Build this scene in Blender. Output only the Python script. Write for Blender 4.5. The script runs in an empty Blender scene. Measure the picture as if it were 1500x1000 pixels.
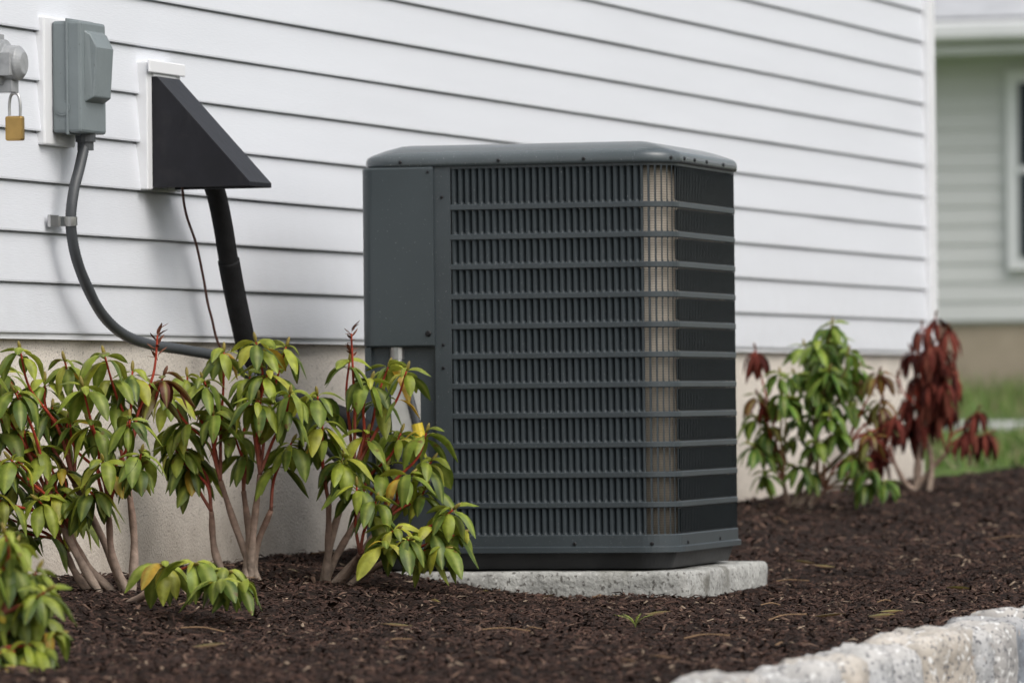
import bpy, math, random
from mathutils import Vector, Matrix, noise
import numpy as np
random.seed(7); np.random.seed(7)
S=bpy.context.scene
A=math.radians(16.48)
# ---------------------------------------------------------------- utils
class MB:
    def __init__(s): s.v=[];s.f=[];s.m=[];s.c=[]
    def add(s,vs,fs,mat=0,col=(1,1,1)):
        o=len(s.v); s.v.extend([tuple(v) for v in vs])
        if isinstance(col,list): s.c.extend(col)
        else: s.c.extend([col]*len(vs))
        for f in fs: s.f.append(tuple(i+o for i in f)); s.m.append(mat)
    def build(s,name,mats,parent=None,smooth=False,loc=(0,0,0),rz=0):
        me=bpy.data.meshes.new(name); me.from_pydata(s.v,[],s.f)
        for m in mats: me.materials.append(m)
        me.polygons.foreach_set('material_index',s.m)
        ca=me.color_attributes.new('Col','FLOAT_COLOR','POINT')
        arr=np.ones((len(s.v),4),dtype=np.float32); arr[:,:3]=np.array(s.c,dtype=np.float32).reshape(-1,3)
        ca.data.foreach_set('color',arr.ravel())
        me.polygons.foreach_set('use_smooth',[smooth]*len(s.f)); me.update()
        o=bpy.data.objects.new(name,me); S.collection.objects.link(o)
        o.location=loc; o.rotation_euler=(0,0,rz)
        if parent: o.parent=parent
        return o
def empty(name,loc=(0,0,0),rz=0):
    e=bpy.data.objects.new(name,None); S.collection.objects.link(e); e.location=loc; e.rotation_euler=(0,0,rz); e.empty_display_size=.1; return e
def bevel(o,w=.004,seg=2):
    m=o.modifiers.new('b','BEVEL'); m.width=w; m.segments=seg; m.limit_method='ANGLE'; m.angle_limit=math.radians(35); return o
def boxmb(mb,x0,x1,y0,y1,z0,z1,mat=0,col=(1,1,1)):
    v=[(x,y,z) for z in(z0,z1) for y in(y0,y1) for x in(x0,x1)]
    mb.add(v,[(0,2,3,1),(4,5,7,6),(0,1,5,4),(2,6,7,3),(0,4,6,2),(1,3,7,5)],mat,col)
def box(name,x0,x1,y0,y1,z0,z1,mat,parent=None,bv=.003):
    mb=MB(); boxmb(mb,x0,x1,y0,y1,z0,z1); o=mb.build(name,[mat],parent)
    if bv: bevel(o,bv)
    return o
def catmull(P,n=8):
    P=[Vector(p) for p in P]; Q=[P[0]*2-P[1]]+P+[P[-1]*2-P[-2]]; out=[]
    for i in range(1,len(Q)-2):
        a,b,c,d=Q[i-1:i+3]
        for k in range(n):
            t=k/n
            out.append(.5*((2*b)+(c-a)*t+(2*a-5*b+4*c-d)*t*t+(3*b-a-3*c+d)*t**3))
    out.append(P[-1]); return out
def tube(mb,pts,rad,n=8,mat=0,col=(1,1,1),cap=True):
    N=len(pts); vs=[];cs=[]
    prev=None
    for i,p in enumerate(pts):
        T=(pts[min(i+1,N-1)]-pts[max(i-1,0)])
        if T.length<1e-9: T=Vector((0,0,1))
        T.normalize()
        if prev is None:
            s=T.cross(Vector((0.1,1,.05)) if abs(T.y)<.9 else Vector((1,0,0))).normalized()
        else:
            s=(prev-T*prev.dot(T)).normalized()
        prev=s; b=T.cross(s)
        r=rad(i/(N-1)) if callable(rad) else rad
        for k in range(n):
            a=2*math.pi*k/n; vs.append(p+(s*math.cos(a)+b*math.sin(a))*r)
            cs.append(col(i/(N-1)) if callable(col) else col)
    fs=[(i*n+k,i*n+(k+1)%n,(i+1)*n+(k+1)%n,(i+1)*n+k) for i in range(N-1) for k in range(n)]
    if cap: fs+=[tuple(range(n))[::-1],tuple((N-1)*n+k for k in range(n))]
    mb.add(vs,fs,mat,cs)
def mixc(a,b,t): return tuple(a[i]*(1-t)+b[i]*t for i in range(3))
# ---------------------------------------------------------------- materials
def mat(name,base,rough=.6,var=.12,scale=8,bump=0,bscale=60,metal=0,vcol=False,spec=.5,dist=.01,speck=None,stretch=None,dirt=None):
    m=bpy.data.materials.new(name); m.use_nodes=True; nt=m.node_tree; N=nt.nodes; L=nt.links
    p=N['Principled BSDF']; p.inputs['Roughness'].default_value=rough; p.inputs['Metallic'].default_value=metal
    p.inputs['Specular IOR Level'].default_value=spec
    tc=N.new('ShaderNodeTexCoord'); src=tc.outputs['Object']
    if stretch:
        mp=N.new('ShaderNodeMapping'); mp.inputs['Scale'].default_value=stretch; L.new(src,mp.inputs[0]); vec=mp.outputs[0]
    else: vec=src
    n=N.new('ShaderNodeTexNoise'); n.inputs['Scale'].default_value=scale; n.inputs['Detail'].default_value=6; L.new(vec,n.inputs['Vector'])
    mr=N.new('ShaderNodeMapRange'); mr.inputs[1].default_value=.3; mr.inputs[2].default_value=.7; mr.inputs[3].default_value=1-var; mr.inputs[4].default_value=1+var
    L.new(n.outputs[0],mr.inputs[0])
    mx=N.new('ShaderNodeMix'); mx.data_type='RGBA'; mx.blend_type='MULTIPLY'; mx.inputs[0].default_value=1
    if vcol:
        at=N.new('ShaderNodeAttribute'); at.attribute_name='Col'; L.new(at.outputs['Color'],mx.inputs[6])
    else: mx.inputs[6].default_value=(*base,1)
    L.new(mr.outputs[0],mx.inputs[7]); col=mx.outputs[2]
    if speck:
        for (sc,thr,sw,c) in speck:
            n2=N.new('ShaderNodeTexNoise'); n2.inputs['Scale'].default_value=sc; n2.inputs['Detail'].default_value=3; L.new(src,n2.inputs['Vector'])
            r=N.new('ShaderNodeMapRange'); r.inputs[1].default_value=thr; r.inputs[2].default_value=thr+sw; L.new(n2.outputs[0],r.inputs[0])
            m2=N.new('ShaderNodeMix'); m2.data_type='RGBA'; L.new(r.outputs[0],m2.inputs[0]); L.new(col,m2.inputs[6]); m2.inputs[7].default_value=(*c,1); col=m2.outputs[2]
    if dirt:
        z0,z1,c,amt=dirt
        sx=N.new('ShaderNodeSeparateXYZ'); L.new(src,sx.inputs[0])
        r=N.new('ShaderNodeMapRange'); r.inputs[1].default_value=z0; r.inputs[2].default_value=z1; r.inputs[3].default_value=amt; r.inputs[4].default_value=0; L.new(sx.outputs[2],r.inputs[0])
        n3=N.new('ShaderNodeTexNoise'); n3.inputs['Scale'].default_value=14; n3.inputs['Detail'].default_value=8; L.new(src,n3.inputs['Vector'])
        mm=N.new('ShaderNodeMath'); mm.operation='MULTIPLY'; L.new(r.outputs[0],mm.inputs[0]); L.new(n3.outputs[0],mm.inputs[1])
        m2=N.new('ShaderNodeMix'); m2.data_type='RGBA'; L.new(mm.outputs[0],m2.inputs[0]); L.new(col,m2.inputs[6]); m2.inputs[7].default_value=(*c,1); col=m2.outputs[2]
    L.new(col,p.inputs['Base Color'])
    if bump:
        nb=N.new('ShaderNodeTexNoise'); nb.inputs['Scale'].default_value=bscale; nb.inputs['Detail'].default_value=6; L.new(vec,nb.inputs['Vector'])
        b=N.new('ShaderNodeBump'); b.inputs['Strength'].default_value=bump; b.inputs['Distance'].default_value=dist; L.new(nb.outputs[0],b.inputs['Height']); L.new(b.outputs[0],p.inputs['Normal'])
    return m
M_sid=mat('vinyl_siding_white',(.700,.722,.768),.42,.025,1.5,.25,60,stretch=(.6,8,8),dist=.002,dirt=(.55,1.0,(.38,.37,.35),.28))
M_trim=mat('white_trim',(.76,.77,.79),.45,.03,3,.05,20)
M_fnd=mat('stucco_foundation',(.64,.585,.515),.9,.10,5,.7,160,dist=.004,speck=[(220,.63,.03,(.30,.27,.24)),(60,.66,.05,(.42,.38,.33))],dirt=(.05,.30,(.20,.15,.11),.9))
M_roof=mat('shingles',(.16,.16,.17),.9,.2,20,.4,80)
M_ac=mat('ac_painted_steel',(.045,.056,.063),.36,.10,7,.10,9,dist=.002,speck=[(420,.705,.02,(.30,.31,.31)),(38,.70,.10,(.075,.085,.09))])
M_fin=mat('ac_louver_paint',(.030,.039,.045),.5,.12,9,spec=.3,speck=[(300,.72,.02,(.25,.26,.26))])
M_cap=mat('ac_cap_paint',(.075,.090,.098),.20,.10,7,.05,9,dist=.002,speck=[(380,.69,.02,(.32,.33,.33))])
M_acbox=mat('ac_panel_paint',(.048,.061,.068),.30,.08,5,.30,5,dist=.006,speck=[(300,.72,.02,(.30,.31,.31))])
M_acdark=mat('ac_base_black',(.014,.015,.017),.5,.2,20,.1,60)
M_screw=mat('screw_dark',(.02,.02,.022),.35,.1,50,metal=.6)
M_grey=mat('disconnect_grey',(.18,.21,.22),.45,.07,12,.06,40,speck=[(200,.68,.03,(.11,.13,.135))])
M_greyd=mat('conduit_grey',(.055,.06,.066),.45,.1,30,.05,80)
M_black=mat('black_plastic',(.010,.010,.014),.45,.25,15,.08,60,spec=.35,speck=[(14,.62,.2,(.024,.023,.026))])
M_foam=mat('pipe_insulation',(.010,.010,.011),.8,.3,40,.4,120,dist=.003,spec=.25)
M_brown=mat('brown_wire',(.07,.03,.022),.5,.1,30)
M_metal=mat('galvanized',(.5,.5,.5),.35,.1,40,metal=.9)
M_brass=mat('brass',(.45,.29,.10),.35,.1,40,metal=.8)
M_yel=mat('yellow_tape',(.65,.5,.04),.5,.1,40)
M_lab=mat('label_paper',(.5,.5,.48),.6,.1,40)
M_meter=mat('meter_plastic',(.30,.31,.32),.2,.15,60)
M_slab=mat('concrete_slab',(.36,.36,.34),.85,.22,18,.9,70,dist=.006,speck=[(90,.58,.05,(.12,.115,.105)),(160,.62,.04,(.55,.55,.53)),(9,.58,.12,(.17,.165,.145))])
M_chip=mat('mulch_chips',(1,1,1),.85,.25,60,vcol=True,spec=.25)
M_mulch=mat('mulch_ground',(.020,.012,.009),.95,.5,40,1,90,dist=.02,spec=.15)
M_grass=mat('grass',(.075,.115,.03),.9,.35,2,.6,60,dist=.02,spec=.2)
M_blade=mat('grass_blades',(1,1,1),.6,.2,20,vcol=True,spec=.3)
M_asph=mat('asphalt',(.035,.03,.028),.9,.3,60,.6,150,dist=.004)
M_stone=mat('granite_block',(1,1,1),.85,.22,14,.9,45,dist=.007,vcol=True,speck=[(110,.58,.04,(.13,.13,.14)),(25,.66,.08,(.38,.30,.23)),(70,.60,.05,(.66,.66,.65))])
M_mort=mat('mortar',(.56,.51,.45),.95,.15,25,.6,90,dist=.005)
M_walk=mat('concrete_walk',(.38,.38,.36),.9,.1,4)
M_nsid=mat('grey_siding',(.64,.65,.65),.6,.03,2)
M_nfnd=mat('tan_foundation',(.36,.30,.23),.9,.12,4)
M_glass=mat('window_glass',(.03,.04,.05),.1,.1,2)
def coil():
    m=mat('condenser_coil',(.42,.37,.305),.5,.15,30,metal=.1); nt=m.node_tree;N=nt.nodes;L=nt.links
    p=N['Principled BSDF']; src=p.inputs['Base Color'].links[0].from_socket
    tc=N.new('ShaderNodeTexCoord'); w=N.new('ShaderNodeTexWave'); w.bands_direction='Z'; w.inputs['Scale'].default_value=60; w.inputs['Distortion'].default_value=.6; L.new(tc.outputs['Object'],w.inputs['Vector'])
    r=N.new('ShaderNodeMapRange'); r.inputs[1].default_value=.1; r.inputs[2].default_value=.7; r.inputs[3].default_value=.6; r.inputs[4].default_value=1; L.new(w.outputs['Fac'],r.inputs[0])
    x=N.new('ShaderNodeMix'); x.data_type='RGBA'; x.blend_type='MULTIPLY'; x.inputs[0].default_value=1; L.new(src,x.inputs[6]); L.new(r.outputs[0],x.inputs[7]); L.new(x.outputs[2],p.inputs['Base Color'])
    return m
M_coil=coil()
def leafmat():
    m=bpy.data.materials.new('rhododendron_leaf'); m.use_nodes=True; nt=m.node_tree;N=nt.nodes;L=nt.links
    p=N['Principled BSDF']; out=N['Material Output']
    at=N.new('ShaderNodeAttribute'); at.attribute_name='Col'
    tc=N.new('ShaderNodeTexCoord'); n=N.new('ShaderNodeTexNoise'); n.inputs['Scale'].default_value=55; n.inputs['Detail'].default_value=5; L.new(tc.outputs['Object'],n.inputs['Vector'])
    r=N.new('ShaderNodeMapRange'); r.inputs[1].default_value=.3; r.inputs[2].default_value=.7; r.inputs[3].default_value=.70; r.inputs[4].default_value=1.28; L.new(n.outputs[0],r.inputs[0])
    x=N.new('ShaderNodeMix'); x.data_type='RGBA'; x.blend_type='MULTIPLY'; x.inputs[0].default_value=1; L.new(at.outputs['Color'],x.inputs[6]); L.new(r.outputs[0],x.inputs[7])
    n2=N.new('ShaderNodeTexNoise'); n2.inputs['Scale'].default_value=38; n2.inputs['Detail'].default_value=4; L.new(tc.outputs['Object'],n2.inputs['Vector'])
    r2=N.new('ShaderNodeMapRange'); r2.inputs[1].default_value=.655; r2.inputs[2].default_value=.71; r2.inputs[4].default_value=.75; L.new(n2.outputs[0],r2.inputs[0])
    y=N.new('ShaderNodeMix'); y.data_type='RGBA'; L.new(r2.outputs[0],y.inputs[0]); L.new(x.outputs[2],y.inputs[6]); y.inputs[7].default_value=(.13,.06,.022,1)
    L.new(y.outputs[2],p.inputs['Base Color']); p.inputs['Roughness'].default_value=.40; p.inputs['Specular IOR Level'].default_value=.34
    b=N.new('ShaderNodeBump'); b.inputs['Strength'].default_value=.3; b.inputs['Distance'].default_value=.002; L.new(n.outputs[0],b.inputs['Height']); L.new(b.outputs[0],p.inputs['Normal'])
    t=N.new('ShaderNodeBsdfTranslucent'); L.new(y.outputs[2],t.inputs['Color'])
    mx=N.new('ShaderNodeMixShader'); mx.inputs[0].default_value=.28; L.new(p.outputs[0],mx.inputs[1]); L.new(t.outputs[0],mx.inputs[2]); L.new(mx.outputs[0],out.inputs['Surface'])
    return m
M_leaf=leafmat()
M_dead=mat('dead_leaf',(1,1,1),.8,.25,50,.3,60,vcol=True,spec=.12,dist=.003)
M_bark=mat('bark',(1,1,1),.8,.3,60,.6,140,dist=.003,vcol=True,spec=.2)
# ---------------------------------------------------------------- terrain
def cl(v,a,b): return max(a,min(b,v))
def sst(a,b,v):
    t=cl((v-a)/(b-a),0,1); return t*t*(3-2*t)
def H(x,y):
    return .010+.0115*cl(x-1.4,0,7)+.006*cl(x-8.4,0,17)+.03*cl(x-25.4,0,7)+.065*sst(-1.0,0,y)
def grid(xs,ys,fn):
    vs=[(x,y,fn(x,y)) for y in ys for x in xs]; n=len(xs)
    fs=[(j*n+i,j*n+i+1,(j+1)*n+i+1,(j+1)*n+i) for j in range(len(ys)-1) for i in range(n-1)]
    return vs,fs
mb=MB()
xs=[-400,-150,-60,-30,-15,-8,-4,0,1.4,4,8.4,10.4,10.6,14,18,22,25.4,27,29,32.4,40,60,120,400]
ys=[-400,-150,-60,-30,-15,-8,-4,-2.31,-2.3,-2.1,-1.15,-.9,-.6,-.3,0,1,3,8,20,60,150,400]
def G(x,y):
    if y<-2.29: return H(x,y)-.12
    if x<10.5 and y<=0: return H(x,y)-.06
    return H(x,y)-.004
v,f=grid(xs,ys,G); mb.add(v,f); mb.build('ground',[M_grass],smooth=False)
mb=MB(); v,f=grid([-40,-8,0,1.4,8.4,20,30],[-7.2,-4,-2.26],lambda x,y:H(x,y)-.095); mb.add(v,f); mb.build('asphalt_driveway',[M_asph])
def ez(x): return .0125*cl(x+.5,-2.2,0)
mb=MB()
def bed(x,y):
    n=noise.fractal(Vector((x*2.2,y*2.2,0)),1,2,4)*.011+noise.noise(Vector((x*16,y*16,3)))*.004+noise.noise(Vector((x*40,y*40,3)))*.002
    d=max(abs(x-1.72)-.50,abs(y+.68)-.45); n-=.015*sst(.35,0,d)*sst(-.35,-.8,y)
    return H(x,y)+n+ez(x)*sst(-1.5,-2.1,y)
xs=list(np.arange(-6,10.6,.03)); ys=list(np.arange(-2.1,.031,.03))
v,f=grid(xs,ys,bed); mb.add(v,f); o=mb.build('mulch_bed',[M_mulch],smooth=True)
mb=MB()
def onpad(x,y): return 1.28<x<2.16 and -1.06<y<-.24
def chips(n,x0,x1,y0,y1,smin,smax,wm=1):
    for _ in range(n):
        x=random.uniform(x0,x1); y=random.uniform(y0,y1)
        if onpad(x,y): continue
        z=bed(x,y)+random.uniform(-.002,.006)
        big=random.random()<.03
        L=random.uniform(smin,smax)*(1 if random.random()<.87 else 1.8)*(1.4 if big else 1); w=random.uniform(.0010,.0034)*wm*(2 if big else 1); h=w*random.uniform(.4,.9)
        a=random.uniform(0,math.pi*2); e=random.gauss(0,.26)
        d=Vector((math.cos(a)*math.cos(e),math.sin(a)*math.cos(e),math.sin(e)))
        s=Vector((-math.sin(a),math.cos(a),random.uniform(-.5,.5))); u=d.cross(s)
        c=Vector((x,y,z)); l=L/2; k=random.uniform(.1,.9); k2=random.uniform(.1,.9)
        bend=u*random.uniform(-.1,.2)*L
        vs=[c-d*l-s*w*k,c-d*l+s*w*k,c-s*w+bend,c+s*w+bend,c+u*h+bend,c+d*l-s*w*k2,c+d*l+s*w*k2]
        fs=[(0,2,4),(0,4,1),(1,4,3),(2,5,4),(4,5,6),(4,6,3)]
        r=random.random()
        if r<.57: col=mixc((.014,.008,.006),(.036,.019,.014),random.random())
        elif r<.92: col=mixc((.036,.019,.014),(.074,.040,.029),random.random())
        elif r<.982: col=(.12,.075,.054)
        else: col=(.24,.18,.13)
        mb.add(vs,fs,0,col)
chips(68000,-3.0,3.4,-2.08,0,.007,.026)
chips(18000,3.4,10.4,-2.05,0,.013,.035,1.5)
for _ in range(34):
    x=random.uniform(-2.5,5); y=random.uniform(-2,-.1)
    if onpad(x,y): continue
    z=bed(x,y)+.01; a=random.uniform(0,6.3); L=random.uniform(.03,.12)
    d=Vector((math.cos(a),math.sin(a),random.uniform(-.05,.12)))*L
    p=Vector((x,y,z)); q=p+d*.5+Vector((random.uniform(-.01,.01),random.uniform(-.01,.01),.004))
    tube(mb,catmull([p,q,p+d],4),.0013,5,0,(.22,.14,.08))
mb.build('mulch_chips',[M_chip])
# ---------------------------------------------------------------- belgian block edging
mb=MB()
def block(cx,cy,cz,lx,ly,lz,seed,col):
    n=8; vs=[];fs=[];idx={};cs=[]
    def vid(p):
        k=(round(p[0],4),round(p[1],4),round(p[2],4))
        if k in idx: return idx[k]
        q=Vector(p); m=(abs(q.x)**6+abs(q.y)**6+abs(q.z)**6)**(1/6)
        q2=q/m
        w=Vector((q2.x*lx/2,q2.y*ly/2,q2.z*lz/2))
        nn=noise.fractal(w*18+Vector((seed*3.1,seed,0)),1,2,4)*.012+noise.noise(w*60+Vector((seed,0,0)))*.006
        w+=q2.normalized()*nn
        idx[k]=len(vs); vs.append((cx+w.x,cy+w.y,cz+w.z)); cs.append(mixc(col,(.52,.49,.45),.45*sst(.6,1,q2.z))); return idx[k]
    for ax in range(3):
        for sg in(-1,1):
            for i in range(n):
                for j in range(n):
                    q=[]
                    for (a,b) in((i,j),(i+1,j),(i+1,j+1),(i,j+1)):
                        p=[0,0,0]; p[ax]=sg; p[(ax+1)%3]=-1+2*a/n; p[(ax+2)%3]=-1+2*b/n; q.append(vid(p))
                    fs.append(tuple(q if sg>0 else q[::-1]))
    mb.add(vs,fs,0,cs)
x=-5.0; k=0
while x<10.4:
    l=random.uniform(.115,.195); c=random.choice([(.27,.285,.30),(.38,.385,.39),(.21,.23,.26),(.34,.33,.32),(.42,.42,.42),(.19,.21,.24),(.40,.36,.31)])
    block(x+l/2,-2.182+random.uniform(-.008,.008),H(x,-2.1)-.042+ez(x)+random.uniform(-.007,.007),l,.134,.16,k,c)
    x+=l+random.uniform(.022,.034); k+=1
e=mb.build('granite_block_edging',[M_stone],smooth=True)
mb=MB()
for i in range(160):
    xa=-5+i*.0975
    vs=[]
    for (yy,zz) in((-2.222,-.09),(-2.220,.000),(-2.200,.026),(-2.15,.034),(-2.125,.005),(-2.12,-.09)):
        for xx in(xa,xa+.0975): vs.append((xx,yy+.002*noise.noise(Vector((xx*11,7,zz*9))),H(xx,-2.1)+ez(xx)-.020+zz+.005*noise.noise(Vector((xx*9,yy*20,0)))))
    mb.add(vs,[(2*j,2*j+2,2*j+3,2*j+1) for j in range(5)])
o=mb.build('mortar',[M_mort],e,smooth=True)
# ---------------------------------------------------------------- house
house=empty('sided_house')
E=.1016; Z0=.5735; XC=8.41
mb=MB()
def course(z,xa,xb,i):
    prof=[(-.004,z),(-.0125,z+.0005),(-.0130,z+.004),(-.0045,z+E-.0042),(.0010,z+E-.0038),(.0010,z+E)]
    vs=[];n=30
    xs=[xa+(xb-xa)*k/n for k in range(n+1)]
    for (y,zz) in prof:
        for X in xs:
            vs.append((X,y+.0016*noise.noise(Vector((X*1.6,i*7.3,0))),zz+.0008*noise.noise(Vector((X*1.1,i*3.3,5)))))
    fs=[(j*(n+1)+a,j*(n+1)+a+1,(j+1)*(n+1)+a+1,(j+1)*(n+1)+a) for j in range(len(prof)-1) for a in range(n)]
    mb.add(vs,fs)
for i in range(46):
    if i%2==0: j=random.uniform(-3,7.5)
    course(Z0+i*E,-9,j,i)
    mb2=len(mb.v)
    course(Z0+i*E,j,XC-.06,i)
    for q in range(mb2,len(mb.v)):
        v=mb.v[q]; mb.v[q]=(v[0],v[1]+.0012,v[2])
mb.build('siding',[M_sid],house)
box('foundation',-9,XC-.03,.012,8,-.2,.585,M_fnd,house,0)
box('wall_body',-8.98,XC-.01,.02,8.02,.586,Z0+46*E,M_trim,house,0)
box('corner_board',XC-.07,XC+.02,-.03,.10,Z0-.02,Z0+46*E-.1,M_trim,house,.004)
box('starter_strip',-9,XC-.07,-.006,.018,Z0-.012,Z0+.0,M_trim,house,0)
mb=MB(); zt=Z0+46*E
mb.add([(-9.3,-.35,zt),(XC+.3,-.35,zt),(XC+.3,4,zt+2.2),(-9.3,4,zt+2.2),(-9.3,8.4,zt),(XC+.3,8.4,zt)],[(0,1,2,3),(3,2,5,4)],0)
mb.add([(-9,0,zt),(-9,8,zt),(-9,4,zt+2.02)],[(0,1,2)],1); mb.add([(XC,0,zt),(XC,8,zt),(XC,4,zt+2.02)],[(0,1,2)],1)
o=mb.build('roof',[M_roof,M_trim],house); s=o.modifiers.new('s','SOLIDIFY'); s.thickness=.12
# ---------------------------------------------------------------- neighbour house
nh=empty('neighbor_house',(32.7,0,0))
mb=MB()
ya,yb=-14,12
for i in range(14):
    zz=.97+i*.14
    mb.add([(-.012,ya,zz),(-.012,yb,zz),(0,ya,zz+.14),(0,yb,zz+.14),(-.012,ya,zz+.14),(-.012,yb,zz+.14)],[(0,1,3,2),(2,3,5,4)])
mb.build('siding',[M_nsid],nh)
box('wall_body',.01,9,ya,yb,.95,2.93,M_nsid,nh,0)
box('foundation',.03,8.9,ya+.1,yb-.1,-.2,.95,M_nfnd,nh,0)
box('soffit',-.5,.0,ya-.3,yb+.3,2.90,2.96,M_trim,nh,0)
box('gutter',-.64,-.5,ya-.3,yb+.3,2.99,3.13,M_trim,nh,.03)
box('fascia',-.5,-.46,ya-.3,yb+.3,2.97,3.16,M_trim,nh,0)
mb=MB(); mb.add([(-.6,ya-.3,3.15),(-.6,yb+.3,3.15),(4.5,ya-.3,5.3),(4.5,yb+.3,5.3),(9.5,ya-.3,3.15),(9.5,yb+.3,3.15)],[(0,2,3,1),(2,4,5,3)]); M_r2=mat('light_shingles',(.42,.43,.45),.9,.1,6); o=mb.build('roof',[M_r2],nh)
for wy in(3.78,-2,-7,8.5):
    box('window_frame',-.07,-.025,wy-.1,wy+1.04,1.33,2.80,M_trim,nh,.01)
    box('window_glass',-.085,-.071,wy,wy+.94,1.43,2.70,M_glass,nh,0)
    box('window_mullion',-.095,-.086,wy,wy+.94,2.04,2.09,M_trim,nh,0)
mb=MB(); v,f=grid([20.5,22,25.2],[-12,-5,0,5,12],lambda x,y:H(x,y)+.012); mb.add(v,f); mb.build('concrete_walkway',[M_walk])
mb=MB()
for _ in range(13000):
    far=random.random()<.25
    x=random.uniform(10.3,20.3) if not far else random.uniform(26,32) ; t=(x+11.4)/.98; yc=-4.43+t*.21; y=yc+random.uniform(-1.6,1.6)
    h=random.uniform(.02,.07)*(1+.8*max(0,noise.noise(Vector((x*.8,y*.8,0)))))*(2.6 if far else 1); a=random.uniform(0,6.3); w=.004
    z=H(x,y)-.005; d=Vector((math.cos(a),math.sin(a),0)); l=Vector((random.gauss(0,.3),random.gauss(0,.3),1))*h
    p=Vector((x,y,z)); c=mixc((.07,.14,.025),(.16,.24,.055),random.random())
    if random.random()<.25: c=(.22,.18,.11)
    mb.add([p-d*w,p+d*w,p+l*.6+d*w*.8,p+l*.6-d*w*.8,p+l*1.0+Vector((l.x,l.y,0))*.5],[(0,1,2,3),(3,2,4)],0,c)
mb.build('grass_blades',[M_blade])
# ---------------------------------------------------------------- AC UNIT
AL,AW=.70,.69
ac=empty('air_conditioner_condenser',(1.35,-1.017,0),math.radians(2))
R=.075
def rpath(off=0,seg=10,r=R,x0=0,y0=0,x1=AL,y1=AW):
    pts=[]
    x0-=off;y0-=off;x1+=off;y1+=off; r=max(r+off,.01)
    def arc(cx,cy,a0):
        for k in range(seg+1):
            a=a0+math.pi/2*k/seg; pts.append((cx+r*math.cos(a),cy+r*math.sin(a)))
    arc(x0+r,y0+r,math.pi); arc(x1-r,y0+r,1.5*math.pi); arc(x1-r,y1-r,0); arc(x0+r,y1-r,.5*math.pi)
    return pts
def loft(mb,levels,capb=True,capt=True,mat=0,**k):
    rings=[[(p[0],p[1],z) for p in rpath(off,**k)] for off,z in levels]; n=len(rings[0])
    vs=[v for r in rings for v in r]
    fs=[(i*n+j,i*n+(j+1)%n,(i+1)*n+(j+1)%n,(i+1)*n+j) for i in range(len(rings)-1) for j in range(n)]
    if capb: fs.append(tuple(range(n))[::-1])
    if capt: fs.append(tuple((len(rings)-1)*n+j for j in range(n)))
    mb.add(vs,fs,mat)
y_start=AW-.20
segsP=[('L',(0,y_start),(0,R)),('A',(R,R),math.pi),('L',(R,0),(AL-R,0)),('A',(AL-R,R),1.5*math.pi),('L',(AL,R),(AL,AW-R)),('A',(AL-R,AW-R),0),('L',(AL-R,AW),(.25,AW))]
def seglen(s): return R*math.pi/2 if s[0]=='A' else math.dist(s[1],s[2])
TOT=sum(seglen(s) for s in segsP)
def pev(s):
    for g in segsP:
        l=seglen(g)
        if s<=l+1e-9 or g is segsP[-1]:
            if g[0]=='L':
                t=s/l; p=Vector((g[1][0]+(g[2][0]-g[1][0])*t,g[1][1]+(g[2][1]-g[1][1])*t,0)); T=Vector((g[2][0]-g[1][0],g[2][1]-g[1][1],0)).normalized()
            else:
                a=g[2]+s/R; p=Vector((g[1][0]+R*math.cos(a),g[1][1]+R*math.sin(a),0)); T=Vector((-math.sin(a),math.cos(a),0))
            pev.kind=g[0]
            return p,T,Vector((T.y,-T.x,0))
        s-=l
def band(mb,s0,s1,z0,z1,out=0,inn=-.003,step=.012,mat=0,rnd=.0):
    n=max(1,int((s1-s0)/step)); vs=[]; m=6 if rnd else 4
    for i in range(n+1):
        p,T,N=pev(s0+(s1-s0)*i/n)
        prof=((out,z0+rnd),(out,z1-rnd),(out-.0018,z1-.0004),(inn,z1),(inn,z0),(out-.0018,z0+.0004)) if rnd else ((out,z0),(out,z1),(inn,z1),(inn,z0))
        for (o,z) in prof: q=p+N*o; vs.append((q.x,q.y,z))
    fs=[(m*i+j,m*i+(j+1)%m,m*i+m+(j+1)%m,m*i+m+j) for i in range(n) for j in range(m)]
    fs+=[tuple(range(m))[::-1],tuple(m*n+j for j in range(m))]
    mb.add(vs,[f[::-1] for f in fs],mat)
bars=[.847-.0646*k for k in range(11)]
mb=MB()
for zc in bars: band(mb,0,TOT,zc-.0066,zc+.0066,.0016,-.003,rnd=.0018)
band(mb,0,TOT,.931,.9395,.0,-.003)
band(mb,0,TOT,.106,.1375,.0015,-.003,rnd=.002)
boxmb(mb,-.0012,.012,AW-.20,AW-.163,.075,.9395)
mb.build('louver_frame_bars',[M_ac],ac,smooth=False)
edges=[.931]+[z for zc in bars for z in(zc+.0062,zc-.0062)]+[.1375]
mb=MB(); P=.0150
nf=int((TOT-.004)/P)
FP=[(0,0),(.0042,0.0),(.0062,.0018),(.0100,.0075),(.0132,.0135)]
FPA=[(0,0),(.0028,0.0),(.0042,.0010),(.0052,.0026),(.0058,.0050)]
for k in range(nf):
    s=.003+k*P; p,T,N=pev(s); kind=pev.kind
    p2,_,_=pev(min(s+.004,TOT)); 
    prof=FPA if (kind=='A' or pev.kind=='A') else FP
    for r in range(12):
        zt,zb=edges[2*r],edges[2*r+1]; e=.006
        vs=[]
        for (z,kk) in((zt,0),(zt-e*.5,.6),(zt-e,1),(zb+e,1),(zb+e*.5,.6),(zb,0)):
            for (a,b) in prof:
                q=p+T*a-N*(b*kk+.0004); vs.append((q.x,q.y,z))
        m=len(prof)
        fs=[(m*i+j,m*i+j+1,m*i+m+1+j,m*i+m+j) for i in range(5) for j in range(m-1)]
        mb.add(vs,fs)
o=mb.build('louver_fins',[M_fin],ac,smooth=True)
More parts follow.
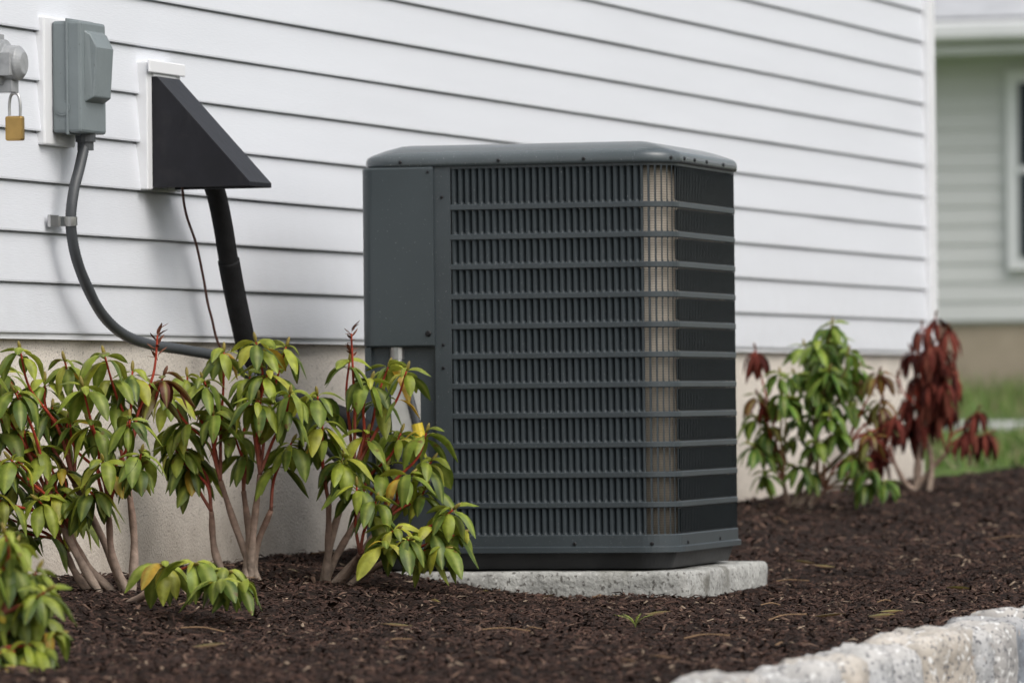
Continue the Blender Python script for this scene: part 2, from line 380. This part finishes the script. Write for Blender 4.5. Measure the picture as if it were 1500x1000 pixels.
mb=MB(); loft(mb,[(-.022,.10),(-.022,.935)],r=.070); mb.build('coil',[M_coil],ac,smooth=True)
mb=MB()
def ebox(off,z):
    x0,y0,y1=-.009-off,AW-.163-off*.3,AW+.002+off; r=.028
    pts=[(x0,y0)]
    for k in range(9):
        a=math.pi-math.pi/2*k/8; pts.append((x0+r+r*math.cos(a),y1-r+r*math.sin(a)))
    pts.append((.16,y1)); pts.append((.16,y0))
    return [(a,b,z) for a,b in pts]
lv=[(-.004,.546),(0,.550),(0,.932),(-.002,.936)]
rings=[ebox(o,z) for o,z in lv]; n=len(rings[0])
mb.add([v for r in rings for v in r],[(i*n+j,(i+1)*n+j,(i+1)*n+(j+1)%n,i*n+(j+1)%n) for i in range(3) for j in range(n)]+[tuple(range(n)),tuple(3*n+j for j in range(n))[::-1]])
o=mb.build('control_box',[M_acbox],ac,smooth=False)
mb=MB(); boxmb(mb,.012,.2,AW-.165,AW-.0045,.10,.546); boxmb(mb,-.001,.012,AW-.018,AW-.004,.10,.546); mb.build('service_panel',[M_ac],ac)
box('rating_label',.008,.0118,AW-.125,AW-.06,.36,.47,M_lab,ac,0)
mb=MB()
tube(mb,[Vector((.02,AW-.10,.24)),Vector((-.02,AW-.10,.24))],.012,12); tube(mb,[Vector((.02,AW-.06,.19)),Vector((-.02,AW-.06,.19))],.016,12); mb.build('service_valves',[M_metal],ac)
mb=MB(); loft(mb,[(.001,.936),(.006,.937),(.0075,.943),(.0072,.952),(.0045,.958),(-.002,.9625),(-.016,.968),(-.040,.976),(-.070,.984),(-.085,.986),(-.095,.986)],capt=False)
ring=[(p[0],p[1],.986) for p in rpath(-.095)]; n=len(ring); cx,cy=AL/2,AW/2
inner=[]
for p in ring:
    a=math.atan2(p[1]-cy,p[0]-cx); inner.append((cx+.235*math.cos(a),cy+.235*math.sin(a),.986))
low=[(p[0],p[1],.93) for p in inner]
mb.add(ring+inner+low,[(j,(j+1)%n,n+(j+1)%n,n+j) for j in range(n)]+[(n+j,n+(j+1)%n,2*n+(j+1)%n,2*n+j) for j in range(n)])
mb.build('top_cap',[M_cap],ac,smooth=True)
mb=MB()
for rr in [.035+.02*i for i in range(11)]:
    tube(mb,[Vector((cx+rr*math.cos(2*math.pi*k/36),cy+rr*math.sin(2*math.pi*k/36),.983)) for k in range(37)],.0018,5)
for k in range(8):
    a=k*math.pi/4; tube(mb,[Vector((cx,cy,.980)),Vector((cx+.235*math.cos(a),cy+.235*math.sin(a),.980))],.0025,5)
for k in range(4):
    a=k*math.pi/2
    d=Vector((math.cos(a),math.sin(a),0)); s=Vector((-math.sin(a),math.cos(a),0)); c=Vector((cx,cy,.945))
    mb.add([c+d*.04-s*.03,c+d*.04+s*.03+Vector((0,0,.02)),c+d*.22+s*.07+Vector((0,0,.02)),c+d*.22-s*.07],[(0,1,2,3)])
mb.build('fan_guard',[M_acdark],ac,smooth=True)
mb=MB(); loft(mb,[(0,.098),(.008,.099),(.008,.110),(.002,.112)]); mb.build('base_flange',[M_ac],ac)
mb=MB(); loft(mb,[(-.055,.060),(-.022,.064),(-.010,.098)]); mb.build('base_pan',[M_acdark],ac)
mb=MB()
def screw(p,N,r=.0042):
    T=Vector((0,0,1)).cross(N); U=Vector((0,0,1)); vs=[]
    for (rr,h) in((r,0),(r,.002),(r*.6,.0035)):
        for k in range(8):
            a=k*math.pi/4; q=p+(T*math.cos(a)+U*math.sin(a))*rr+N*h; vs.append(tuple(q))
    mb.add(vs,[(8*i+j,8*i+(j+1)%8,8*i+8+(j+1)%8,8*i+8+j) for i in range(2) for j in range(8)]+[tuple(16+k for k in range(8))])
for s in(-.11,.11,.30,.49,.56,.66,.78,.95): 
    if s<0: p,N=Vector((0,y_start-s,0)),Vector((-1,0,0))
    else: p,T,N=pev(s)
    screw(Vector((p.x,p.y,.947))+N*.007,N)
for s in(.03,.27,.44,.58,.9):
    p,T,N=pev(s); screw(Vector((p.x,p.y,.118))+N*.0012,N)
for z in(.87,.55,.50,.30,.12): screw(Vector((-.0015,AW-.181,z)),Vector((-1,0,0)),.0035)
screw(Vector((-.009,AW-.150,.575)),Vector((-1,0,0)),.007)
screw(Vector((-.009,AW-.152,.925)),Vector((-1,0,0)),.003)
mb.build('screws',[M_screw],ac)
# slab
mb=MB()
nx,ny=40,40; X0,X1,Y0,Y1=-.035,.79,-.032,.76
def sl(x,y,z,e=0):
    n=noise.fractal(Vector((x*12,y*12,z*30)),1,2,4)*.005+noise.noise(Vector((x*70,y*70,z*90)))*.002
    return (x+n*(1 if e else 0),y+n*.8*(1 if e else 0),z+(n*.25 if z>.03 else 0))
vs=[]
per=[(X0+(X1-X0)*i/nx,Y0) for i in range(nx)]+[(X1,Y0+(Y1-Y0)*i/ny) for i in range(ny)]+[(X1-(X1-X0)*i/nx,Y1) for i in range(nx)]+[(X0,Y1-(Y1-Y0)*i/ny) for i in range(ny)]
cxs,cys=(X0+X1)/2,(Y0+Y1)/2; n=len(per)
for (k,z) in((1,-.04),(1.004,-.01),(1.004,.015),(1.005,.035),(1.003,.050),(.992,.0575),(.97,.0588),(.5,.059)):
    for p in per: vs.append(sl(cxs+(p[0]-cxs)*k,cys+(p[1]-cys)*k,z,k>.9))
fs=[(i*n+j,i*n+(j+1)%n,(i+1)*n+(j+1)%n,(i+1)*n+j) for i in range(7) for j in range(n)]
fs.append(tuple(7*n+j for j in range(n)))
mb.add(vs,fs); mb.build('concrete_pad',[M_slab],None,smooth=True,loc=(1.35,-1.017,0),rz=math.radians(2))
# ---------------------------------------------------------------- wall utilities
dc=empty('electrical_disconnect_box')
box('mounting_plate',.200,.375,-.022,.0,.953,1.213,M_trim,dc,.004)
box('enclosure',.240,.388,-.085,-.0225,.978,1.204,M_grey,dc,.006)
box('lid_flange',.236,.391,-.058,-.053,.974,1.209,M_grey,dc,.002)
mb=MB()
mb.add([(.262,-.0852,1.04),(.372,-.0852,1.04),(.372,-.0852,1.185),(.262,-.0852,1.185),(.268,-.103,1.05),(.366,-.103,1.05),(.366,-.110,1.15),(.268,-.110,1.15),(.268,-.096,1.178),(.366,-.096,1.178)],
 [(0,1,5,4),(4,5,6,7),(7,6,9,8),(8,9,2,3),(0,4,7,8,3),(1,2,9,6,5)])
bevel(mb.build('handle_cover',[M_grey],dc),.003)
mb=MB()
tube(mb,[Vector((.2395,-.045,1.028)),Vector((.2375,-.045,1.028))],.016,20); tube(mb,[Vector((.2375,-.045,1.028)),Vector((.2365,-.045,1.028))],.011,20)
mb.build('knockout',[M_grey],dc)
mb=MB(); tube(mb,[Vector((.33,-.06,.979)),Vector((.33,-.06,.962))],.021,14); tube(mb,[Vector((.33,-.06,.962)),Vector((.33,-.06,.945))],.017,14); mb.build('conduit_connector',[M_greyd],dc)
cd=empty('flexible_conduit')
mb=MB()
pts=catmull([(.33,-.06,.965),(.30,-.058,.91),(.272,-.055,.86),(.262,-.052,.80),(.285,-.052,.735),(.34,-.055,.672),(.42,-.06,.612),(.52,-.07,.572),(.64,-.085,.552),(.78,-.11,.541),(.92,-.14,.524),(1.03,-.19,.47),(1.12,-.26,.38),(1.2,-.34,.28),(1.27,-.42,.22),(1.33,-.465,.25),(1.342,-.452,.34),(1.342,-.425,.45),(1.342,-.40,.535)],22)
tube(mb,pts,lambda t:.0112+.0006*math.sin(t*2*math.pi*190),10)
mb.build('conduit_tube',[M_greyd],cd,smooth=True)
mb=MB(); tube(mb,[Vector((1.342,-.40,.547)),Vector((1.342,-.40,.52))],.017,12); tube(mb,[Vector((1.342,-.40,.52)),Vector((1.343,-.403,.50))],.0145,12); mb.build('connector',[M_metal],cd)
mb=MB(); i0=int(len(pts)*.893); tube(mb,pts[i0:i0+7],.0130,12); mb.build('yellow_tape',[M_yel],cd)
mb=MB(); 
q=[p for p in pts if abs(p.z-.80)<.010 and p.x<.4]
tube(mb,q if len(q)>1 else pts[60:64],.0135,14); boxmb(mb,.215,.262,-.026,-.020,.788,.812); boxmb(mb,.262,.31,-.03,-.026,.790,.810); mb.build('strap',[M_metal],cd)
lh=empty('line_set_cover_hood')
mb=MB(); boxmb(mb,.785,.815,-.03,.0,.880,1.150); boxmb(mb,.960,.995,-.03,.0,.880,1.150); boxmb(mb,.8155,.9595,-.034,.0,1.118,1.150); boxmb(mb,.775,1.0,-.040,-.0345,1.126,1.153)
bevel(mb.build('white_frame',[M_trim],lh),.003)
mb=MB(); a,b=.818,.957; y0,y1=-.028,-.243
mb.add([(a,y0,1.117),(b,y0,1.117),(a,y1,.893),(b,y1,.893),(a,y1,.884),(b,y1,.884),(a,y0,.884),(b,y0,.884),(a,y0-.012,1.117),(b,y0-.012,1.117)],
 [(0,1,9,8),(8,9,3,2),(2,3,5,4),(0,8,2,4,6),(1,7,5,3,9)])
o=mb.build('hood',[M_black],lh); s=o.modifiers.new('s','SOLIDIFY'); s.thickness=.003; s.offset=-1; bevel(o,.003)
ls=empty('refrigerant_line_set')
mb=MB()
pts=catmull([(.93,-.10,1.0),(.985,-.10,.915),(1.03,-.10,.86),(1.065,-.10,.80),(1.09,-.10,.745),(1.125,-.10,.68),(1.16,-.105,.60),(1.19,-.11,.545),(1.23,-.14,.475),(1.27,-.20,.43),(1.31,-.30,.39),(1.33,-.37,.33),(1.34,-.42,.24),(1.36,-.44,.20)],12)
tube(mb,pts[:52],lambda t:.0215,14); tube(mb,pts[50:],lambda t:.0240-.004*t,14)
mb.build('insulated_pipe',[M_foam],ls,smooth=True)
mb=MB()
tube(mb,catmull([(.86,-.075,1.0),(.872,-.075,.89),(.91,-.07,.83),(.97,-.07,.77),(1.02,-.068,.70),(1.06,-.07,.62),(1.12,-.09,.52),(1.25,-.2,.42)],8),.0028,6); mb.build('control_wire',[M_brown],ls,smooth=True)
mt=empty('electric_meter')
mb=MB()
c=Vector((-.245,0,1.092))
pr=[(0,.040),(-.05,.040),(-.052,.052),(-.066,.052),(-.068,.044),(-.10,.043),(-.102,.047),(-.112,.047),(-.114,.036),(-.14,.034),(-.15,.022)]
vs=[];n=28
for y,r in pr:
    for k in range(n): a=2*math.pi*k/n; vs.append((c.x+r*math.cos(a),y,c.z+r*math.sin(a)))
mb.add(vs,[(i*n+j,i*n+(j+1)%n,i*n+n+(j+1)%n,i*n+n+j) for i in range(len(pr)-1) for j in range(n)]+[tuple((len(pr)-1)*n+k for k in range(n))])
boxmb(mb,-.285,-.205,-.135,-.015,1.066,1.112); boxmb(mb,-.262,-.225,-.130,-.07,1.035,1.06); boxmb(mb,-.268,-.222,-.10,-.01,1.125,1.15)
bevel(mb.build('meter_body',[M_meter],mt,smooth=False),.004,3)
pl=empty('brass_padlock',(-.235,-.125,.97))
mb=MB(); boxmb(mb,-.009,.009,-.018,.018,-.028,.020); bevel(mb.build('lock_body',[M_brass],pl),.004)
mb=MB(); tube(mb,catmull([(0,-.011,.012),(0,-.011,.045),(0,-.006,.062),(0,.006,.062),(0,.011,.045),(0,.011,.012)],6),.003,8); mb.build('shackle',[M_metal],pl,smooth=True)
# ---------------------------------------------------------------- plants
def leaf(mb,p,az,e0,e1,L,w,col,tipcol,roll=0,mi=0):
    n=7; cur=Vector(p); hd=Vector((math.cos(az),math.sin(az),0)); side=Vector((-math.sin(az),math.cos(az),0))
    vs=[];cs=[]; pet=.13
    for i in range(n+1):
        t=i/n; el=e0+(e1-e0)*min(1,t*1.6)**.75
        d=hd*math.cos(el)+Vector((0,0,1))*math.sin(el)
        nrm=-hd*math.sin(el)+Vector((0,0,1))*math.cos(el)
        sd=(side*math.cos(roll)+nrm*math.sin(roll)); nr=nrm*math.cos(roll)-side*math.sin(roll)
        if t<pet*.9: ww=w*.05
        else:
            u=(t-pet*.9)/(1-pet*.9); ww=w*.5*(math.sin(math.pi*min(1,u**.85))**.72 if 0<u<1 else .04)
        ww=max(ww,w*.04)
        vs+= [cur-sd*ww-nr*ww*.32, cur-sd*ww*.5-nr*ww*.08, cur, cur+sd*ww*.5-nr*ww*.08, cur+sd*ww-nr*ww*.32]
        base=mixc(col,tipcol,t)
        mid=mixc(base,(.48,.52,.12),.38 if t>.1 else .8) if mi==0 else base
        cs+=[base,mixc(base,mid,.1),mid,mixc(base,mid,.1),base]
        cur=cur+d*(L/n)
    fs=[(5*i+j,5*i+j+1,5*i+6+j,5*i+5+j) for i in range(n) for j in range(4)]
    mb.add(vs,fs,mi,cs)
PAL=dict(
 olive=[(.25,.30,.03),(.16,.22,.026),(.11,.16,.024),(.31,.35,.04),(.07,.115,.02),(.20,.25,.032),(.36,.35,.04),(.14,.19,.028),(.085,.13,.022)],
 green=[(.07,.16,.022),(.11,.22,.028),(.05,.11,.018),(.18,.27,.033),(.09,.18,.028)],
 brown=[(.105,.022,.016),(.14,.032,.022),(.06,.014,.012),(.16,.045,.03)],
 redg=[(.18,.045,.02),(.17,.065,.024),(.11,.10,.03),(.12,.028,.018)])
def plant(name,loc,tips,pal='olive',L=.098,nl=10,lw=.31,nclust=4,seed=1,spreadb=.12,stemr=.0075,second=.5):
    rnd=random.Random(seed)
    mb=MB(); sb=MB()
    T=[]
    for t in tips:
        a,h=t[0],t[1]; b=t[2] if len(t)>2 and t[2] is not None else rnd.uniform(-spreadb,spreadb*.6); k=t[3] if len(t)>3 else pal
        T.append((Vector((a,b,h)),k))
    cent=[T[i][0].copy() for i in rnd.sample(range(len(T)),min(nclust,len(T)))]
    for _ in range(8):
        grp=[[] for _ in cent]
        for t,k in T:
            j=min(range(len(cent)),key=lambda q:(cent[q]-t).length); grp[j].append((t,k))
        for j,g in enumerate(grp):
            if g: cent[j]=sum((x[0] for x in g),Vector())/len(g)
    wood=(.33,.27,.22); red=(.33,.05,.028)
    def whorl(t,dirv,k,n,low=False):
        cols=PAL[k]; a0=rnd.uniform(0,6.3)
        for q in range(n):
            az=a0+q*2.399+rnd.uniform(-.3,.3)
            col=rnd.choice(cols)
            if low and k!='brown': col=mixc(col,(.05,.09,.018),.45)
            if k=='olive' and rnd.random()<.022: col=(.48,.28,.03)
            tc=mixc(col,(col[0]*.6,col[1]*.7,col[2]*.7),rnd.random())
            e0=rnd.uniform(-.25,.65); e1=-rnd.uniform(.95,1.55)
            young=(q>n-4) and not low
            if young: e0=rnd.uniform(.5,1.1); e1=rnd.uniform(-1.1,-.2); col=mixc(col,(.42,.44,.05),.65) if k not in('brown','redg') else col
            if k=='brown': e0=rnd.uniform(-.6,.2); e1=-1.5
            l=L*rnd.uniform(.68,1.12)*(.70 if young else 1)
            leaf(mb,t-dirv*.003*(n-q)*.6,az,e0,e1,l,l*lw*rnd.uniform(.85,1.2),col,tc,rnd.uniform(-.6,.6),1 if k=='brown' else 0)
    for j,g in enumerate(grp):
        if not g: continue
        B=Vector((rnd.uniform(-.035,.035),rnd.uniform(-.03,.03),-.03)); c=cent[j]
        if c.y<-.4: B=Vector((.02,-.30,-.03))
        hmin=min(x[0].z for x in g)
        node=Vector((c.x*.55,c.y*.55,max(.03,min(c.z*.50,hmin*.75))))
        mid=B.lerp(node,.5)+Vector((rnd.uniform(-.018,.018),rnd.uniform(-.01,.01),.0))
        pts=catmull([B,mid,node],8)
        ph=rnd.random()*9
        tube(sb,pts,lambda t:stemr*(1.35-.6*t)*(1+.10*math.sin(t*17+ph)),8,0,lambda t:mixc(wood,(.20,.12,.09),t))
        for t,k in g:
            d=t-node
            m1=node+Vector((d.x*.30,d.y*.30,d.z*.42))+Vector((rnd.uniform(-.016,.016),rnd.uniform(-.014,.014),0))
            m2=node+Vector((d.x*.72,d.y*.72,d.z*.72))+Vector((rnd.uniform(-.012,.012),rnd.uniform(-.010,.010),0))
            pp=catmull([node,m1,m2,t],6)
            r0=stemr*.52
            tube(sb,pp,lambda u:r0*(1-.5*u),6,0,lambda u:mixc((.24,.11,.08),red if k!='green' else (.18,.12,.05),min(1,u*2.4)))
            if k=='bare':
                for q in range(16):
                    a=rnd.uniform(0,6.3); leaf(mb,t+Vector((0,0,-.004*q+.01)),a,rnd.uniform(.5,1.3),rnd.uniform(-.2,1.0),rnd.uniform(.014,.034),.008,(.18,.07,.045),(.15,.07,.045),0,1)
                continue
            dirv=(pp[-1]-pp[-3]).normalized()
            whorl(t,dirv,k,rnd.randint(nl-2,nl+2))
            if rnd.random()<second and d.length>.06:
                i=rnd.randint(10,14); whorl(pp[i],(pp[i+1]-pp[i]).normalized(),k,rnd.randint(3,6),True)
            bp=[t,t+dirv*.008,t+dirv*.016,t+dirv*.022]
            tube(mb,bp,lambda u:.0012+.0028*math.sin(math.pi*min(1,u*.9+.1)),6,0,(.30,.24,.06) if k in('olive','green') else (.15,.06,.03))
    e=empty(name,(loc[0],loc[1],H(*loc[:2])),A-math.pi/2)
    mb.build('leaves',[M_leaf,M_dead],e,smooth=True); sb.build('stems',[M_bark],e,smooth=True)
    return e
plant('rhododendron_bush',(.75,-.25),[(.03,.49),(-.04,.47),(-.08,.41),(.09,.48),(-.13,.31),(.035,.37),(.10,.38),(-.11,.25),(-.06,.34),(-.15,.38),(.01,.42),(.10,.28),(-.12,.42),(-.02,.30),(-.145,.27),(.055,.43)],seed=3,nclust=5)
plant('rhododendron_bush',(.86,-.40),[(.05,.52,None,'bare'),(.045,.46),(.125,.45),(.165,.44),(.09,.42),(.08,.31),(.03,.26),(.205,.31),(.215,.25),(.12,.24),(.14,.11,-.15),(.22,.11,-.1),(.275,.10,-.05),(.17,.09,-.18),(-.01,.33),(.17,.22),(.10,.17,-.12),(-.02,.39),(.15,.31),(.20,.19),(.06,.20),(.24,.07,-.12),(.12,.08,-.2),(.26,.15,-.1)],seed=11,nclust=6)
plant('rhododendron_bush',(-.075,-.27),[(-.18,.47),(-.22,.43),(-.14,.41),(-.02,.46),(-.06,.40),(.03,.43),(.08,.50,None,'bare'),(-.09,.33),(-.18,.32),(.03,.335),(.055,.27),(-.235,.37),(-.11,.24),(-.02,.255),(-.21,.21),(-.15,.18),(-.27,.44),(-.275,.29),(-.09,.15),(-.235,.15),(.09,.42,None,'redg'),(-.1,.45),(-.26,.2),(-.05,.33),(-.15,.28),(-.2,.26),
 (.13,.065,-.70),(.19,.07,-.75),(.25,.055,-.74),(.235,.035,-.80),(.27,.03,-.72),(-.13,.36),(-.24,.31),(-.05,.2),(.0,.38),(-.19,.39),(-.24,.25),(-.12,.2),(-.2,.12)],seed=21,nclust=7,L=.092)
plant('rhododendron_bush',(-2.25,-.85),[(.04,.19),(.075,.15),(.02,.12),(.085,.08),(.105,.05),(.05,.06),(-.01,.18),(-.02,.08),(.06,.11),(-.04,.14),(.0,.04),(.095,.12),(.02,.15),(.07,.035),(.02,.08),(-.01,.12),(.03,.02),(.09,.02),(.03,.21),(.055,.0,-.1),(.0,.0,-.1)],seed=5,nclust=4,L=.078,spreadb=.08)
plant('rhododendron_bush',(5.61,-.25),[(.09,.52),(.02,.46),(.135,.44),(-.01,.38),(-.04,.31),(.06,.31),(.175,.36,None,'redg'),(.105,.22),(-.09,.22),(.23,.30,None,'redg'),(-.125,.45,None,'brown'),(-.1,.10),(.155,.14),(.25,.07),(.08,.39),(.04,.19),(-.06,.38),(.27,.26,None,'brown'),(.12,.34),(.0,.26),(-.12,.32,None,'redg'),(.2,.2,None,'redg'),(.06,.47),(.11,.48),(.08,.26),(.16,.29),(.04,.36),(.13,.39),(-.14,.18),(.2,.1),(-.02,.12),(.17,.4),(.05,.42),(-.13,.26),(.22,.38,None,'redg')],pal='green',seed=8,nclust=5,L=.095,nl=10)
plant('withered_bush',(7.18,-.244),[(.01,.51),(.05,.54),(.085,.50),(0,.36),(.075,.34),(.18,.25),(-.04,.20),(-.095,.24),(.16,.19),(.04,.42),(.03,.45),(.06,.39),(.09,.42),(.02,.30),(.12,.28,None,'bare'),(-.07,.35,None,'bare'),(.03,.35),(.06,.46),(.05,.31),(-.02,.44),(-.12,.16),(.22,.18),(.10,.37),(-.03,.30),(-.17,.2),(-.2,.12),(.03,.26),(.08,.28),(-.01,.24)],pal='brown',seed=9,nclust=5,L=.11,nl=12,lw=.2)
mb=MB()
for k in range(7): leaf(mb,(0,0,0),k*.9,1.2,.2,.05,.004,(.25,.32,.06),(.3,.35,.08))
mb.build('weed_sprout',[M_leaf],None,True,(-.55,-1.45,bed(-.55,-1.45)+.005))
mb=MB()
for _ in range(16):
    x=random.uniform(-2,3); y=random.uniform(-1.9,-.2)
    if onpad(x,y): continue
    leaf(mb,(x,y,bed(x,y)+.012),random.uniform(0,6.3),.1,-.15,.06,.02,(.16,.09,.04),(.12,.07,.035),random.uniform(-.5,.5))
mb.build('fallen_leaves',[M_leaf],None,True)
ll=empty('landscape_light',(8.0,-.5,H(8,-.5)))
mb=MB(); tube(mb,[Vector((0,0,0)),Vector((0,0,.07))],.008,8); tube(mb,[Vector((-.03,-.03,.06)),Vector((.04,.03,.09))],lambda t:.03+.015*t,14); mb.build('lamp_head',[M_black],ll)
# ---------------------------------------------------------------- light
w=bpy.data.worlds.new('World'); S.world=w; w.use_nodes=True; nt=w.node_tree; bg=nt.nodes['Background']
sk=nt.nodes.new('ShaderNodeTexSky'); sk.sky_type='NISHITA'; sk.sun_disc=False
EL=math.radians(50); AZ=math.radians(208)
sk.sun_elevation=EL; sk.sun_rotation=AZ; sk.dust_density=5; sk.air_density=1.4
hs=nt.nodes.new('ShaderNodeHueSaturation'); hs.inputs['Saturation'].default_value=.38; hs.inputs['Value'].default_value=1.1
nt.links.new(sk.outputs[0],hs.inputs['Color']); nt.links.new(hs.outputs[0],bg.inputs[0]); bg.inputs[1].default_value=.15
sd=bpy.data.lights.new('sun','SUN'); sd.energy=1.35; sd.angle=math.radians(60); sd.color=(1,.985,.965)
so=bpy.data.objects.new('sun',sd); S.collection.objects.link(so)
dirs=Vector((math.sin(AZ)*math.cos(EL),math.cos(AZ)*math.cos(EL),math.sin(EL)))
so.rotation_euler=dirs.to_track_quat('Z','Y').to_euler(); so.location=dirs*20
# ---------------------------------------------------------------- camera
cam=bpy.data.cameras.new('camera'); co=bpy.data.objects.new('camera',cam); S.collection.objects.link(co); S.camera=co
cam.sensor_width=36; cam.lens=216; cam.clip_end=2000
Mx=Matrix.Rotation(A-math.pi/2,4,'Z')@Matrix.Rotation(math.pi/2+85/9000,4,'X')@Matrix.Rotation(math.radians(-.6),4,'Z')
co.matrix_world=Matrix.Translation((-11.40,-4.43,.43))@Mx
cam.dof.use_dof=True; cam.dof.focus_distance=12.2; cam.dof.aperture_fstop=7.5
S.view_settings.view_transform='Standard'; S.view_settings.look='None'; S.view_settings.exposure=0
